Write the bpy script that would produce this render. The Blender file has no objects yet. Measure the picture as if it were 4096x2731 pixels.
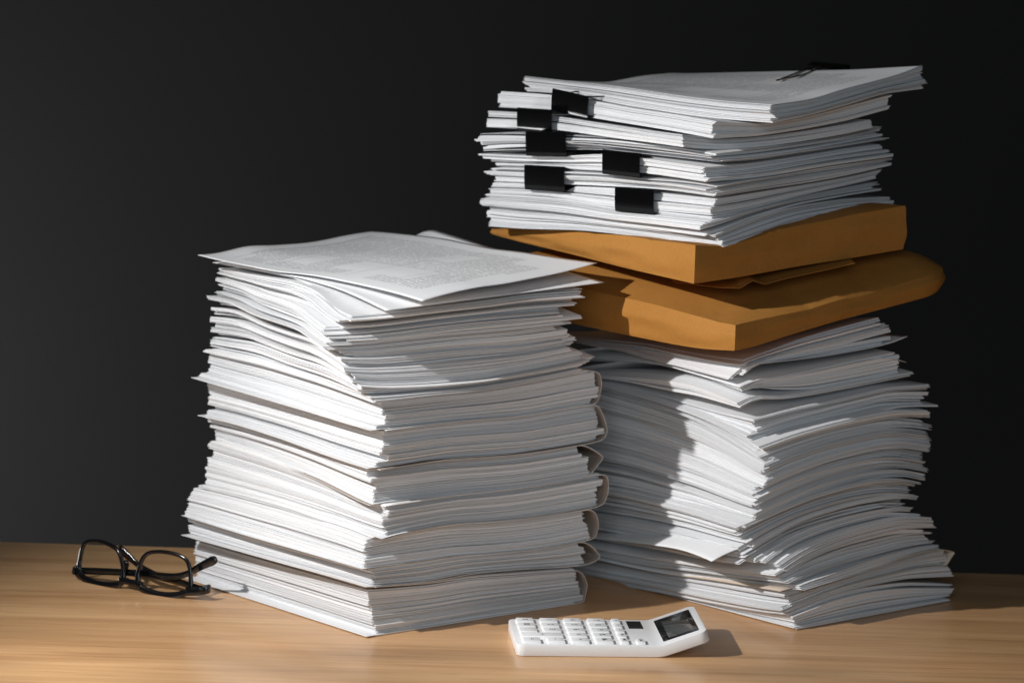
import bpy, bmesh, math, random
import numpy as np
from mathutils import Vector, Matrix
R_ = math.radians
SC = bpy.context.scene
COL = SC.collection

# ------------------------------------------------------------------ camera
FOC = 140.0
PITCH, ROLL, DIST = R_(9.2), R_(1.7), 3.5
fwd = np.array([0, math.cos(PITCH), -math.sin(PITCH)])
rt0 = np.array([1.0, 0, 0]); up0 = np.cross(rt0, fwd)
RT = rt0*math.cos(ROLL)+up0*math.sin(ROLL)
UP = -rt0*math.sin(ROLL)+up0*math.cos(ROLL)
CAM = np.array([0, 0, 0.26])-fwd*DIST
cd = bpy.data.cameras.new('camera'); cam = bpy.data.objects.new('camera', cd); COL.objects.link(cam)
cam.matrix_world = Matrix(((RT[0], UP[0], -fwd[0], CAM[0]), (RT[1], UP[1], -fwd[1], CAM[1]),
                           (RT[2], UP[2], -fwd[2], CAM[2]), (0, 0, 0, 1)))
cd.lens = FOC; cd.sensor_width = 36; cd.clip_end = 50; cd.clip_start = .05
cd.dof.use_dof = True; cd.dof.focus_distance = 3.47; cd.dof.aperture_fstop = 8.0
SC.camera = cam
# ------------------------------------------------------------------ world, lamps, exposure
w = bpy.data.worlds.new('World'); SC.world = w; w.use_nodes = True
w.node_tree.nodes['Background'].inputs[0].default_value = (.80, .90, 1, 1)
w.node_tree.nodes['Background'].inputs[1].default_value = 0.012
def look_at(o, loc, tgt):
    o.location = loc
    o.rotation_euler = (Vector(tgt)-Vector(loc)).to_track_quat('-Z', 'Y').to_euler()
def lamp(name, typ, loc, tgt, power, color=(1, 1, 1), **k):
    l = bpy.data.lights.new(name, typ); o = bpy.data.objects.new(name, l); COL.objects.link(o)
    look_at(o, loc, tgt); l.energy = power; l.color = color
    for a, b in k.items(): setattr(l, a, b)
    return o
KL = (-.975, -.565, 0.86)
key = lamp('key_lamp', 'SPOT', KL, (.24, -.13, 0), 86, (1, .99, .98),
     shadow_soft_size=.014, spot_size=R_(70), spot_blend=1.0)
def patchy(l):  # noise put into the lamp's strength imitates soft shadow bands on the front desk
    l.use_nodes = True; nt = l.node_tree; em = nt.nodes['Emission']
    g = nt.nodes.new('ShaderNodeNewGeometry'); sp = nt.nodes.new('ShaderNodeSeparateXYZ'); nt.links.new(g.outputs['Incoming'], sp.inputs[0])
    def m(op, a, b=None, c=None):
        n = nt.nodes.new('ShaderNodeMath'); n.operation = op
        for i, v in enumerate((a, b, c)):
            if v is None: continue
            if isinstance(v, (int, float)): n.inputs[i].default_value = v
            else: nt.links.new(v, n.inputs[i])
        return n.outputs[0]
    q = m('DIVIDE', KL[2], m('MAXIMUM', m('ABSOLUTE', sp.outputs[2]), .02))
    sgn = m('SIGN', sp.outputs[2])
    # where this ray meets the desk plane
    X = m('ADD', KL[0], m('MULTIPLY', m('MULTIPLY', sp.outputs[0], q), m('MULTIPLY', sgn, GSIGN)))
    Y = m('ADD', KL[1], m('MULTIPLY', m('MULTIPLY', sp.outputs[1], q), m('MULTIPLY', sgn, GSIGN)))
    cb = nt.nodes.new('ShaderNodeCombineXYZ'); nt.links.new(m('MULTIPLY', X, 3.2), cb.inputs[0]); nt.links.new(m('MULTIPLY', Y, 13), cb.inputs[1])
    ns = nt.nodes.new('ShaderNodeTexNoise'); ns.inputs['Scale'].default_value = 1.0; ns.inputs['Detail'].default_value = 1.0
    nt.links.new(cb.outputs[0], ns.inputs[0])
    band = m('MULTIPLY', m('SUBTRACT', ns.outputs[0], .45), 2.6)
    mr = nt.nodes.new('ShaderNodeMapRange'); mr.inputs[1].default_value = -.035; mr.inputs[2].default_value = -.10
    nt.links.new(Y, mr.inputs[0])
    k = m('ADD', 1.0, m('MULTIPLY', band, m('MULTIPLY', mr.outputs[0], .8)))
    nt.links.new(m('MINIMUM', m('MAXIMUM', k, .35), 1.5), em.inputs['Strength'])
GSIGN = -1
patchy(key.data)
lamp('fill_lamp', 'AREA', (0.1, -2.5, 1.0), (.05, 0, .25), 16.5, (.80, .91, 1), shape='RECTANGLE', size=1.4, size_y=1.0)
lamp('added_wall_fill', 'AREA', (-1.35, .72, -.20), (-.50, 1.45, -.12), 20, (1, 1, 1), shape='RECTANGLE', size=.5, size_y=.5)  # added light out of view that brightens the wall's left, not a real lamp
SC.view_settings.view_transform = 'Standard'; SC.view_settings.look = 'None'
SC.view_settings.exposure = 0; SC.view_settings.gamma = 1
SC.cycles.max_bounces = 8; SC.cycles.diffuse_bounces = 5

FPX = FOC/36*4096
def ray(px, py): return fwd+RT*((px-2048)/FPX)-UP*((py-1365.5)/FPX)
def ground(px, py, z=0.0):
    d = ray(px, py); return CAM+d*((z-CAM[2])/d[2])
def at_y(px, py, Y):
    d = ray(px, py); return CAM+d*((Y-CAM[1])/d[1])
def on_plane(px, py, p0, n):
    d = ray(px, py); return CAM+d*(np.dot(p0-CAM, n)/np.dot(d, n))
def proj(p):
    d = np.asarray(p)-CAM; k = d@fwd
    return 2048+FPX*(d@RT)/k, 1365.5-FPX*(d@UP)/k
def z_for(x, y, py):
    # height at which the point above (x,y) sits, measured on the photograph
    k = (1365.5-py)/FPX
    a = np.array([x, y, 0])-CAM
    # (a+z*ez)@UP = k*(a+z*ez)@fwd
    return (k*(a@fwd)-a@UP)/(UP[2]-k*fwd[2])

# ------------------------------------------------------------------ materials
def nmat(name):
    m = bpy.data.materials.new(name); m.use_nodes = True
    nt = m.node_tree; return m, nt, nt.nodes['Principled BSDF']
def simple(name, col, rough=.5, metal=0, spec=.5, coat=0):
    m, nt, b = nmat(name)
    b.inputs['Base Color'].default_value = (*col, 1); b.inputs['Roughness'].default_value = rough
    b.inputs['Metallic'].default_value = metal; b.inputs['Specular IOR Level'].default_value = spec
    b.inputs['Coat Weight'].default_value = coat
    return m
def node(nt, t, **k):
    n = nt.nodes.new(t)
    for a, b in k.items(): setattr(n, a, b)
    return n
def mth(nt, op, a, b=None):
    n = nt.nodes.new('ShaderNodeMath'); n.operation = op
    for i, v in enumerate((a, b)):
        if v is None: continue
        if isinstance(v, (int, float)): n.inputs[i].default_value = v
        else: nt.links.new(v, n.inputs[i])
    return n.outputs[0]
def paper_mat(name, col, rough=.85, text=None):
    m, nt, b = nmat(name)
    at = node(nt, 'ShaderNodeAttribute', attribute_name='tone')
    mix = node(nt, 'ShaderNodeMix', data_type='RGBA', blend_type='MULTIPLY'); mix.inputs[0].default_value = 1
    mix.inputs[6].default_value = (*col, 1)
    nt.links.new(at.outputs['Color'], mix.inputs[7])
    out = mix.outputs[2]
    if text:
        uv = node(nt, 'ShaderNodeUVMap'); uv.uv_map = 'UVMap'
        sep = node(nt, 'ShaderNodeSeparateXYZ'); nt.links.new(uv.outputs[0], sep.inputs[0])
        U, V = sep.outputs[0], sep.outputs[1]
        rows, dens = text
        line = mth(nt, 'MULTIPLY', U, rows)
        frac = mth(nt, 'FRACT', line); inrow = mth(nt, 'LESS_THAN', frac, .42)
        rowid = mth(nt, 'FLOOR', line)
        cmb = node(nt, 'ShaderNodeCombineXYZ')
        nt.links.new(mth(nt, 'MULTIPLY', V, 95), cmb.inputs[0]); nt.links.new(mth(nt, 'MULTIPLY', rowid, 3.71), cmb.inputs[1])
        ns = node(nt, 'ShaderNodeTexNoise'); ns.inputs['Scale'].default_value = 1.0; ns.inputs['Detail'].default_value = 1
        nt.links.new(cmb.outputs[0], ns.inputs[0])
        word = mth(nt, 'GREATER_THAN', ns.outputs[0], .42)
        wn = node(nt, 'ShaderNodeTexWhiteNoise', noise_dimensions='1D')
        blk = node(nt, 'ShaderNodeCombineXYZ')
        nt.links.new(mth(nt, 'FLOOR', mth(nt, 'MULTIPLY', V, 5)), blk.inputs[0])
        nt.links.new(mth(nt, 'FLOOR', mth(nt, 'MULTIPLY', U, 9)), blk.inputs[1])
        wn3 = node(nt, 'ShaderNodeTexWhiteNoise', noise_dimensions='3D'); nt.links.new(blk.outputs[0], wn3.inputs[0])
        blkm = mth(nt, 'GREATER_THAN', wn3.outputs[0], .28)
        mg = mth(nt, 'MULTIPLY', mth(nt, 'GREATER_THAN', U, .09), mth(nt, 'LESS_THAN', U, .93))
        mg = mth(nt, 'MULTIPLY', mg, mth(nt, 'MULTIPLY', mth(nt, 'GREATER_THAN', V, .10), mth(nt, 'LESS_THAN', V, .90)))
        t = mth(nt, 'MULTIPLY', mth(nt, 'MULTIPLY', inrow, word), mth(nt, 'MULTIPLY', blkm, mg))
        # a ruled line between two blocks of figures
        rl = mth(nt, 'MULTIPLY', mth(nt, 'LESS_THAN', mth(nt, 'ABSOLUTE', mth(nt, 'SUBTRACT', mth(nt, 'FRACT', mth(nt, 'MULTIPLY', U, 6)), .5)), .012), mg)
        t = mth(nt, 'MAXIMUM', t, mth(nt, 'MULTIPLY', rl, .8))
        mx = node(nt, 'ShaderNodeMix', data_type='RGBA')
        nt.links.new(mth(nt, 'MULTIPLY', t, dens), mx.inputs[0]); nt.links.new(out, mx.inputs[6])
        mx.inputs[7].default_value = (.06, .06, .065, 1); out = mx.outputs[2]
    nt.links.new(out, b.inputs['Base Color'])
    b.inputs['Roughness'].default_value = rough; b.inputs['Specular IOR Level'].default_value = .25
    # faint fibre mottling
    ns = node(nt, 'ShaderNodeTexNoise'); ns.inputs['Scale'].default_value = 260; ns.inputs['Detail'].default_value = 3
    tc = node(nt, 'ShaderNodeTexCoord'); nt.links.new(tc.outputs['Object'], ns.inputs[0])
    bp = node(nt, 'ShaderNodeBump'); bp.inputs['Strength'].default_value = .06; bp.inputs['Distance'].default_value = .001
    nt.links.new(ns.outputs[0], bp.inputs['Height']); nt.links.new(bp.outputs[0], b.inputs['Normal'])
    return m
M_PAPER = paper_mat('white_paper', (.835, .84, .85))
M_PRINT = paper_mat('printed_paper', (.82, .825, .835), text=(64, .46))
M_CARD = paper_mat('white_card', (.74, .73, .72), rough=.55)
M_BOARD_SHADED = paper_mat('shaded_grey_board', (.30, .245, .205), rough=.7)  # folder inside: grey-brown, coloured darker to stand in for shade behind the spine
M_TAN = paper_mat('tan_card', (.60, .50, .41), rough=.6)
def kraft_mat():
    m, nt, b = nmat('kraft_paper')
    tc = node(nt, 'ShaderNodeTexCoord')
    n1 = node(nt, 'ShaderNodeTexNoise'); n1.inputs['Scale'].default_value = 9; n1.inputs['Detail'].default_value = 5
    n2 = node(nt, 'ShaderNodeTexNoise'); n2.inputs['Scale'].default_value = 420; n2.inputs['Detail'].default_value = 4
    for n in (n1, n2): nt.links.new(tc.outputs['Object'], n.inputs[0])
    cr = node(nt, 'ShaderNodeValToRGB')
    cr.color_ramp.elements[0].position = .3; cr.color_ramp.elements[0].color = (.42, .185, .040, 1)
    cr.color_ramp.elements[1].position = .75; cr.color_ramp.elements[1].color = (.50, .23, .055, 1)
    nt.links.new(n1.outputs[0], cr.inputs[0])
    mx = node(nt, 'ShaderNodeMix', data_type='RGBA', blend_type='MULTIPLY'); mx.inputs[0].default_value = .25
    nt.links.new(cr.outputs[0], mx.inputs[6]); nt.links.new(n2.outputs[0], mx.inputs[7])
    nt.links.new(mx.outputs[2], b.inputs['Base Color'])
    b.inputs['Roughness'].default_value = .6; b.inputs['Specular IOR Level'].default_value = .12
    n3 = node(nt, 'ShaderNodeTexNoise'); n3.inputs['Scale'].default_value = 16; n3.inputs['Detail'].default_value = 3
    nt.links.new(tc.outputs['Object'], n3.inputs[0])
    bp = node(nt, 'ShaderNodeBump'); bp.inputs['Strength'].default_value = .6; bp.inputs['Distance'].default_value = .005
    nt.links.new(n3.outputs[0], bp.inputs['Height'])
    bp2 = node(nt, 'ShaderNodeBump'); bp2.inputs['Strength'].default_value = .1; bp2.inputs['Distance'].default_value = .0005
    nt.links.new(n2.outputs[0], bp2.inputs['Height']); nt.links.new(bp.outputs[0], bp2.inputs['Normal'])
    nt.links.new(bp2.outputs[0], b.inputs['Normal'])
    return m
M_KRAFT = kraft_mat()
M_BLACK = simple('black_clip_metal', (.0025, .0025, .0028), .16, 0, .3)
M_WIRE = simple('dark_nickel_wire', (.62, .55, .47), .2, 1)
M_WIREB = simple('black_wire', (.01, .01, .01), .35, 0, .5)

def wood_mat():
    m, nt, b = nmat('oak_veneer')
    tc = node(nt, 'ShaderNodeTexCoord')
    def noise(scl, sc, det, dist=0, rough=.5):
        mp = node(nt, 'ShaderNodeMapping'); mp.inputs['Scale'].default_value = scl
        n = node(nt, 'ShaderNodeTexNoise'); n.inputs['Scale'].default_value = sc; n.inputs['Detail'].default_value = det
        n.inputs['Distortion'].default_value = dist; n.inputs['Roughness'].default_value = rough
        nt.links.new(tc.outputs['Object'], mp.inputs[0]); nt.links.new(mp.outputs[0], n.inputs[0]); return n.outputs[0]
    big = noise((.9, 9, 1), 2.2, 4, .6)
    mid = noise((1.4, 34, 1), 2.6, 5, .3, .6)
    fine = noise((2.2, 95, 1), 2.2, 4, .2, .65)
    hair = noise((2.6, 260, 1), 1.5, 4, .1, .7)
    s = mth(nt, 'ADD', mth(nt, 'MULTIPLY', big, .46), mth(nt, 'MULTIPLY', mid, .20))
    s = mth(nt, 'ADD', s, mth(nt, 'MULTIPLY', hair, .18))
    s = mth(nt, 'ADD', s, mth(nt, 'MULTIPLY', fine, .24))
    cr = node(nt, 'ShaderNodeValToRGB'); e = cr.color_ramp.elements
    e[0].position = .40; e[0].color = (.43, .225, .100, 1)
    e[1].position = .70; e[1].color = (.80, .51, .265, 1)
    x = e.new(.54); x.color = (.63, .365, .175, 1)
    nt.links.new(s, cr.inputs[0])
    # dark open pores drawn out along the grain
    p = noise((6, 150, 1), 1.6, 2, 0, .5)
    pm = mth(nt, 'MULTIPLY', mth(nt, 'GREATER_THAN', p, .66), .28)
    mx = node(nt, 'ShaderNodeMix', data_type='RGBA'); nt.links.new(pm, mx.inputs[0])
    nt.links.new(cr.outputs[0], mx.inputs[6]); mx.inputs[7].default_value = (.26, .125, .055, 1)
    nt.links.new(mx.outputs[2], b.inputs['Base Color'])
    nt.links.new(mth(nt, 'ADD', .24, mth(nt, 'MULTIPLY', fine, .20)), b.inputs['Roughness'])
    b.inputs['Specular IOR Level'].default_value = .4
    b.inputs['Coat Weight'].default_value = .22; b.inputs['Coat Roughness'].default_value = .11
    bp = node(nt, 'ShaderNodeBump'); bp.inputs['Strength'].default_value = .12; bp.inputs['Distance'].default_value = .0006
    nt.links.new(fine, bp.inputs['Height']); nt.links.new(bp.outputs[0], b.inputs['Normal'])
    return m
M_WOOD = wood_mat()
def wall_mat():
    m, nt, b = nmat('dark_wall_paint')
    tc = node(nt, 'ShaderNodeTexCoord')
    n = node(nt, 'ShaderNodeTexNoise'); n.inputs['Scale'].default_value = 2.5; n.inputs['Detail'].default_value = 3
    nt.links.new(tc.outputs['Object'], n.inputs[0])
    cr = node(nt, 'ShaderNodeValToRGB')
    cr.color_ramp.elements[0].color = (.0115, .0115, .0115, 1); cr.color_ramp.elements[1].color = (.0155, .0152, .0152, 1)
    nt.links.new(n.outputs[0], cr.inputs[0]); nt.links.new(cr.outputs[0], b.inputs['Base Color'])
    b.inputs['Roughness'].default_value = .9; b.inputs['Specular IOR Level'].default_value = .15
    return m
M_WALL = wall_mat()

# ------------------------------------------------------------------ object helpers
def link(name, me, mat, parent=None):
    o = bpy.data.objects.new(name, me); COL.objects.link(o)
    if mat is not None:
        for mm in (mat if isinstance(mat, (list, tuple)) else [mat]): me.materials.append(mm)
    if parent is not None:
        o.parent = parent; o.location = -Vector(parent.location)
    return o
def thing(name, label, cat, loc=(0, 0, 0), group=None):
    o = bpy.data.objects.new(name, None); COL.objects.link(o); o.location = loc; o.empty_display_size = .02
    o['label'] = label; o['category'] = cat
    if group: o['group'] = group
    return o
def tag(o, label, cat, group=None):
    o['label'] = label; o['category'] = cat
    if group: o['group'] = group
def mesh_np(name, V, F4, uv=None, tone=None, smooth=None):
    me = bpy.data.meshes.new(name)
    nF = len(F4)
    me.vertices.add(len(V)); me.vertices.foreach_set('co', np.ascontiguousarray(V, dtype=np.float32).ravel())
    me.loops.add(nF*4); me.loops.foreach_set('vertex_index', np.ascontiguousarray(F4, dtype=np.int32).ravel())
    me.polygons.add(nF)
    me.polygons.foreach_set('loop_start', np.arange(0, nF*4, 4, dtype=np.int32))
    me.polygons.foreach_set('loop_total', np.full(nF, 4, dtype=np.int32))
    me.polygons.foreach_set('use_smooth', (np.zeros(nF, dtype=bool) if smooth is None else smooth))
    me.update(calc_edges=True)
    if uv is not None:
        l = me.uv_layers.new(name='UVMap'); l.data.foreach_set('uv', uv[F4.ravel()].astype(np.float32).ravel())
    t = np.ones(len(V)) if tone is None else tone
    a = me.color_attributes.new('tone', 'FLOAT_COLOR', 'POINT')
    c = np.ones((len(V), 4), dtype=np.float32); c[:, :3] = np.asarray(t).reshape(len(V), -1) if np.ndim(t) > 1 else np.asarray(t)[:, None]
    a.data.foreach_set('color', c.ravel())
    me.validate()
    return me
def add_bm(name, bm, mat, parent=None, smooth=False):
    me = bpy.data.meshes.new(name); bm.normal_update(); bm.to_mesh(me); bm.free()
    if smooth: me.polygons.foreach_set('use_smooth', [True]*len(me.polygons))
    return link(name, me, mat, parent)

# ------------------------------------------------------------------ setting
bm = bmesh.new()
x0, x1, yf, zt, zb = -1.9, 1.9, -1.1, 0.0, -.028
ybk = lambda x: .3015-.0115*x
vs = [bm.verts.new(p) for p in ((x0, yf, zb), (x1, yf, zb), (x1, ybk(x1), zb), (x0, ybk(x0), zb),
                                (x0, yf, zt), (x1, yf, zt), (x1, ybk(x1), zt), (x0, ybk(x0), zt))]
for f in ((3, 2, 1, 0), (4, 5, 6, 7), (0, 1, 5, 4), (1, 2, 6, 5), (2, 3, 7, 6), (3, 0, 4, 7)): bm.faces.new([vs[i] for i in f])
bmesh.ops.bevel(bm, geom=[e for e in bm.edges if e.verts[0].co.z > -.001 and e.verts[1].co.z > -.001], offset=.0012, segments=3, affect='EDGES')
desk = add_bm('desk', bm, M_WOOD)
tag(desk, 'light oak desk top carrying both paper piles, the glasses and calculator', 'desk')
bm = bmesh.new()
vs = [bm.verts.new(p) for p in ((-4, 1.45, -2), (4, 1.45, -2), (4, 1.45, 2.4), (-4, 1.45, 2.4), (-4, 1.55, -2), (4, 1.55, -2), (4, 1.55, 2.4), (-4, 1.55, 2.4))]
for f in ((0, 1, 2, 3), (7, 6, 5, 4), (0, 4, 5, 1), (2, 6, 7, 3), (1, 5, 6, 2), (0, 3, 7, 4)): bm.faces.new([vs[i] for i in f])
wall = add_bm('wall', bm, M_WALL); wall['kind'] = 'structure'; wall['label'] = 'dark charcoal wall out of focus behind the desk'

# ------------------------------------------------------------------ paper
def ip(poly, x):
    p = sorted(poly); xs = np.array([q[0] for q in p], float); ys = np.array([q[1] for q in p], float)
    x = np.asarray(x, float); y = np.interp(x, xs, ys)
    if len(p) > 1:
        s0 = (ys[1]-ys[0])/(xs[1]-xs[0]); s1 = (ys[-1]-ys[-2])/(xs[-1]-xs[-2])
        y = np.where(x < xs[0], ys[0]+np.clip(s0, -.35, .35)*(x-xs[0]), y)
        y = np.where(x > xs[-1], ys[-1]+np.clip(s1, -.35, .35)*(x-xs[-1]), y)
    return y
def ang_for(LL, Fxy, pxL, lo, hi):
    # yaw of the long edge so that its far end lies where the photo shows it
    for _ in range(40):
        mid = (lo+hi)/2
        p = np.array([Fxy[0]-LL*math.cos(mid), Fxy[1]+LL*math.sin(mid), .15])
        if proj(p)[0] < pxL: lo = mid
        else: hi = mid
    return (lo+hi)/2
def footprint(xL, xF, xR, LL, cy, zref):
    Yf = 0.0
    for _ in range(12):
        p = at_y(xF, 0, Yf)
        # x of pixel column xF at depth Yf and height zref
        lo, hi = -1.0, 1.0
        for _ in range(40):
            m = (lo+hi)/2
            if proj((m, Yf, zref))[0] < xF: lo = m
            else: hi = m
        Fxy = np.array([lo, Yf])
        a = ang_for(LL, Fxy, xL, 0.05, 1.5)
        eU = np.array([-math.cos(a), math.sin(a)]); eV = np.array([math.sin(a), math.cos(a)])
        lo, hi = .02, .6
        for _ in range(40):
            m = (lo+hi)/2; q = Fxy+eV*m
            if proj((q[0], q[1], zref))[0] < xR: lo = m
            else: hi = m
        W = lo
        Yf = cy-.5*(LL*eU[1]+W*eV[1])
    return Fxy, eU*LL, eV*W
NS = 25
class Surf:
    """a boundary surface of a pile: heights along the two seen edges, carried over the sheet"""
    def __init__(s, fp, left, right, zB=None, LB=None, RB=None, bulge=0):
        F, U, V = fp; t = np.linspace(0, 1, NS)
        def edge(P0, D, poly):
            z = np.full(NS, .2)
            for _ in range(3):
                px = np.array([proj((*(P0+D*k), zz))[0] for k, zz in zip(t, z)])
                py = ip(poly, px)
                z = np.array([z_for(*(P0+D*k), y) for k, y in zip(t, py)])
            return z
        s.cL = edge(F, U, left); s.cR = edge(F, V, right)
        # soften polyline kinks
        for _ in range(2):
            for c in (s.cL, s.cR): c[1:-1] = .25*c[:-2]+.5*c[1:-1]+.25*c[2:]
        zf = .5*(s.cL[0]+s.cR[0]); s.cL += (zf-s.cL[0])*np.linspace(1, 0, NS)**3; s.cR += (zf-s.cR[0])*np.linspace(1, 0, NS)**3
        zL, zR = s.cL[-1], s.cR[-1]
        if LB: s.oU = edge(F+V, U, RB)      # R -> B
        if LB:
            s.oV = edge(F+U, V, LB)         # L -> B
            zb = .5*(s.oU[-1]+s.oV[-1]); s.oU[-1] = s.oV[-1] = zb
        else:
            zb = zB if zB is not None else zL+zR-zf
            s.oU = (zR+(zb-zR)*t)+.55*(s.cL-(zf+(zL-zf)*t))
            s.oV = (zL+(zb-zL)*t)+.55*(s.cR-(zf+(zR-zf)*t))
        s.z = (zf, zL, zR, zb); s.bulge = bulge
    def __call__(s, u, v):
        t = np.linspace(0, 1, NS); uc = np.clip(u, 0, 1); vc = np.clip(v, 0, 1)
        zf, zL, zR, zb = s.z
        I = lambda c, x: np.interp(x, t, c)
        r = (1-vc)*I(s.cL, uc)+vc*I(s.oU, uc)+(1-uc)*I(s.cR, vc)+uc*I(s.oV, vc)
        r -= (1-uc)*(1-vc)*zf+uc*(1-vc)*zL+(1-uc)*vc*zR+uc*vc*zb
        return r+s.bulge*np.sin(np.pi*uc)*np.sin(np.pi*vc)
def smooth_noise(rng, u, v, k=3, f=1.0):
    r = np.zeros_like(u)
    for _ in range(k):
        a, b = rng.uniform(-1, 1, 2)*f*6.0; r += np.sin(a*u+b*v+rng.uniform(0, 6.28))
    return r/k
GU, GV = 22, 17
def grid_faces(nu, nv, off, rim=None):
    """closed slab faces: nu x nv top grid then bottom grid"""
    i, j = np.meshgrid(np.arange(nu-1), np.arange(nv-1), indexing='ij')
    if rim is not None:
        m = (i < rim) | (i >= nu-1-rim) | (j < rim) | (j >= nv-1-rim); i, j = i[m], j[m]
    i, j = i.ravel(), j.ravel()
    a = i*nv+j; b = (i+1)*nv+j; c = (i+1)*nv+j+1; d = i*nv+j+1; n = nu*nv
    top = np.stack([a, d, c, b], 1)         # counter-clockwise seen from above given eU x eV points down
    bot = np.stack([a, b, c, d], 1)+n
    per = [k for k in range(nv)]+[k*nv+nv-1 for k in range(1, nu)]+[(nu-1)*nv+k for k in range(nv-2, -1, -1)]+[k*nv for k in range(nu-2, 0, -1)]
    per = np.array(per); nx = np.roll(per, -1)
    side = np.stack([per, per+n, nx+n, nx], 1)
    return top+off, bot+off, side+off
RIM = [grid_faces(GU, GV, 0, 3), grid_faces(GU, GV, 0, None)]
def slab(P0, U, V, zt, zb, nu, nv, uu, vv):
    XY = P0[None, None, :]+uu[..., None]*U+vv[..., None]*V
    T = np.concatenate([XY, zt[..., None]], 2).reshape(-1, 3); B = np.concatenate([XY, zb[..., None]], 2).reshape(-1, 3)
    return np.concatenate([T, B], 0)

PILE = {}
def bundle(pile, label, xL, xF, xR, topL, topR, botL=None, botR=None, LL=None, cy=None, seed=1,
           jc=.003, js=.00055, jrot=.25, ts=.00042, gap=.5, gapn=.12, cl=(4, 16), name='paper_bundle', cat='paper bundle', grp=None,
           cover=None, LB=None, RB=None, top_print=False, tone=(.93, 1.0), bulge=0, curl=None, shr=.0016, cgap=1.0):
    P = PILE[pile]; LL = LL or P['LL']; cy = cy if cy is not None else P['cy']
    rng = np.random.default_rng(seed)
    tp = lambda q: q if isinstance(q, tuple) else (q, q)
    xL, xF, xR = tp(xL), tp(xF), tp(xR)
    zr = P['zr']
    fb = footprint(xL[0], xF[0], xR[0], LL, cy, zr); ft = footprint(xL[1], xF[1], xR[1], LL, cy, zr)
    if botL is None: botL, botR = P['topL'], P['topR']
    if botL == 'desk':
        Sb = lambda u, v: np.full_like(np.asarray(u, float), .0006)
        bz = (.0006,)*4
    else:
        Sb = Surf(fb, botL, botR, zB=P['zB']); bz = Sb.z
    z1 = Surf(ft, topL, topR, zB=0)
    th = [z1.z[k]-bz[k] for k in range(3)]
    thB = max(.004, .5*(th[1]+th[2]))
    St = Surf(ft, topL, topR, zB=bz[3]+thB, LB=LB, RB=RB, bulge=bulge)
    P['St'] = (ft, St)
    P.setdefault('fps', []).append((fb, ft)); P['zB'] = St.z[3]+.0003; P['zr'] = float(St.z[0]); P['topL'], P['topR'] = topL, topR
    mean_t = max(.001, float(np.mean([th[0], th[1], th[2]])))
    N = max(2, int(round(mean_t/ts)))
    root = thing(name, label, cat, (float(fb[0][0]+.5*(fb[1]+fb[2])[0]), float(fb[0][1]+.5*(fb[1]+fb[2])[1]), float(bz[0])), grp)
    uu, vv = np.meshgrid(np.linspace(0, 1, GU), np.linspace(0, 1, GV), indexing='ij')
    tk = np.exp(rng.normal(0, .32, N))
    sizes = []
    while sum(sizes) < N: sizes.append(int(rng.integers(*cl)))
    cstart = set(np.cumsum(sizes)[:-1].tolist())
    G = np.zeros((N, GU, GV))
    for i in range(N):
        if i in cstart:
            G[i] = np.clip(smooth_noise(rng, uu, vv, 3, .9)+rng.uniform(-.35, .25), 0, None)*rng.uniform(1, 6)*cgap
        elif rng.random() < .16:
            G[i] = np.clip(smooth_noise(rng, uu, vv, 3, .5)+.55, 0, None)*rng.uniform(.25, .9)
        elif rng.random() < gapn*.5:
            G[i] = np.clip(smooth_noise(rng, uu, vv, 3, 1.2)+.15, 0, None)*gap*rng.uniform(.5, 4)*mean_t/N/.0005
    tot = tk.sum()+G.sum(0)
    cum = np.zeros((GU, GV)); Vs, Fs, Ts, Us = [], [], [], []; nv_ = 0
    # clusters of sheets knocked out of line together
    coff = np.zeros(2); left = 0; rot0 = 0; sheetroot = []
    for i in range(N):
        if left <= 0:
            left = sizes.pop(0); coff = rng.normal(0, jc, 2); coff = np.clip(coff, -2.2*jc, 2.2*jc); rot0 = rng.normal(0, jrot)
            ctone = rng.uniform(*tone); shear = rng.normal(0, 1, 2)*shr; cn = left; newc = i > 0
        left -= 1
        coff = coff+shear/cn
        cum0 = cum+G[i]; cum1 = cum0+tk[i]*.93; cum = cum0+tk[i]
        w0, w1 = cum0/tot, cum1/tot; wm = float(w0.mean())
        F = fb[0]*(1-wm)+ft[0]*wm; U = fb[1]*(1-wm)+ft[1]*wm; V = fb[2]*(1-wm)+ft[2]*wm
        off = coff+rng.normal(0, js, 2)
        a = R_(rot0+rng.normal(0, .12)); c, s_ = math.cos(a), math.sin(a)
        ctr = F+.5*U+.5*V
        rotm = np.array([[c, -s_], [s_, c]])
        P0 = ctr+rotm@(-.5*U-.5*V)+off[0]*U/np.linalg.norm(U)+off[1]*V/np.linalg.norm(V)
        U2, V2 = rotm@U, rotm@V
        if cover and i == 1: P0 = P0-V2/np.linalg.norm(V2)*cover.get('lip', .006)-U2/np.linalg.norm(U2)*.003; U2 = U2*1.012
        zb_, zt_ = Sb(uu, vv), St(uu, vv)
        A = zb_+(zt_-zb_)*w1; B = zb_+(zt_-zb_)*w0
        if curl and wm > curl[0]:
            # corner R lifted / drooping
            cu = np.clip((vv-curl[1])/(1-curl[1]), 0, 1)**2*np.clip(1-uu/curl[2], 0, 1)*curl[3]*(wm-curl[0])/(1-curl[0])
            A += cu; B += cu
        vert = slab(P0, U2, V2, A, B, GU, GV, uu, vv)
        full = i == N-1 or i == 0
        t, b_, sd = RIM[1 if full else 0]
        Fs.append(np.concatenate([t, b_, sd])+nv_); Vs.append(vert); nv_ += len(vert)
        Ts.append(np.full(len(vert), ctone*rng.uniform(.90, 1.0)))
        u1 = np.stack([uu.ravel(), vv.ravel()], 1); Us.append(np.concatenate([u1, u1*0+.02]))
        last = (P0, U2, V2, A, B)
    V_ = np.concatenate(Vs)
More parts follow.
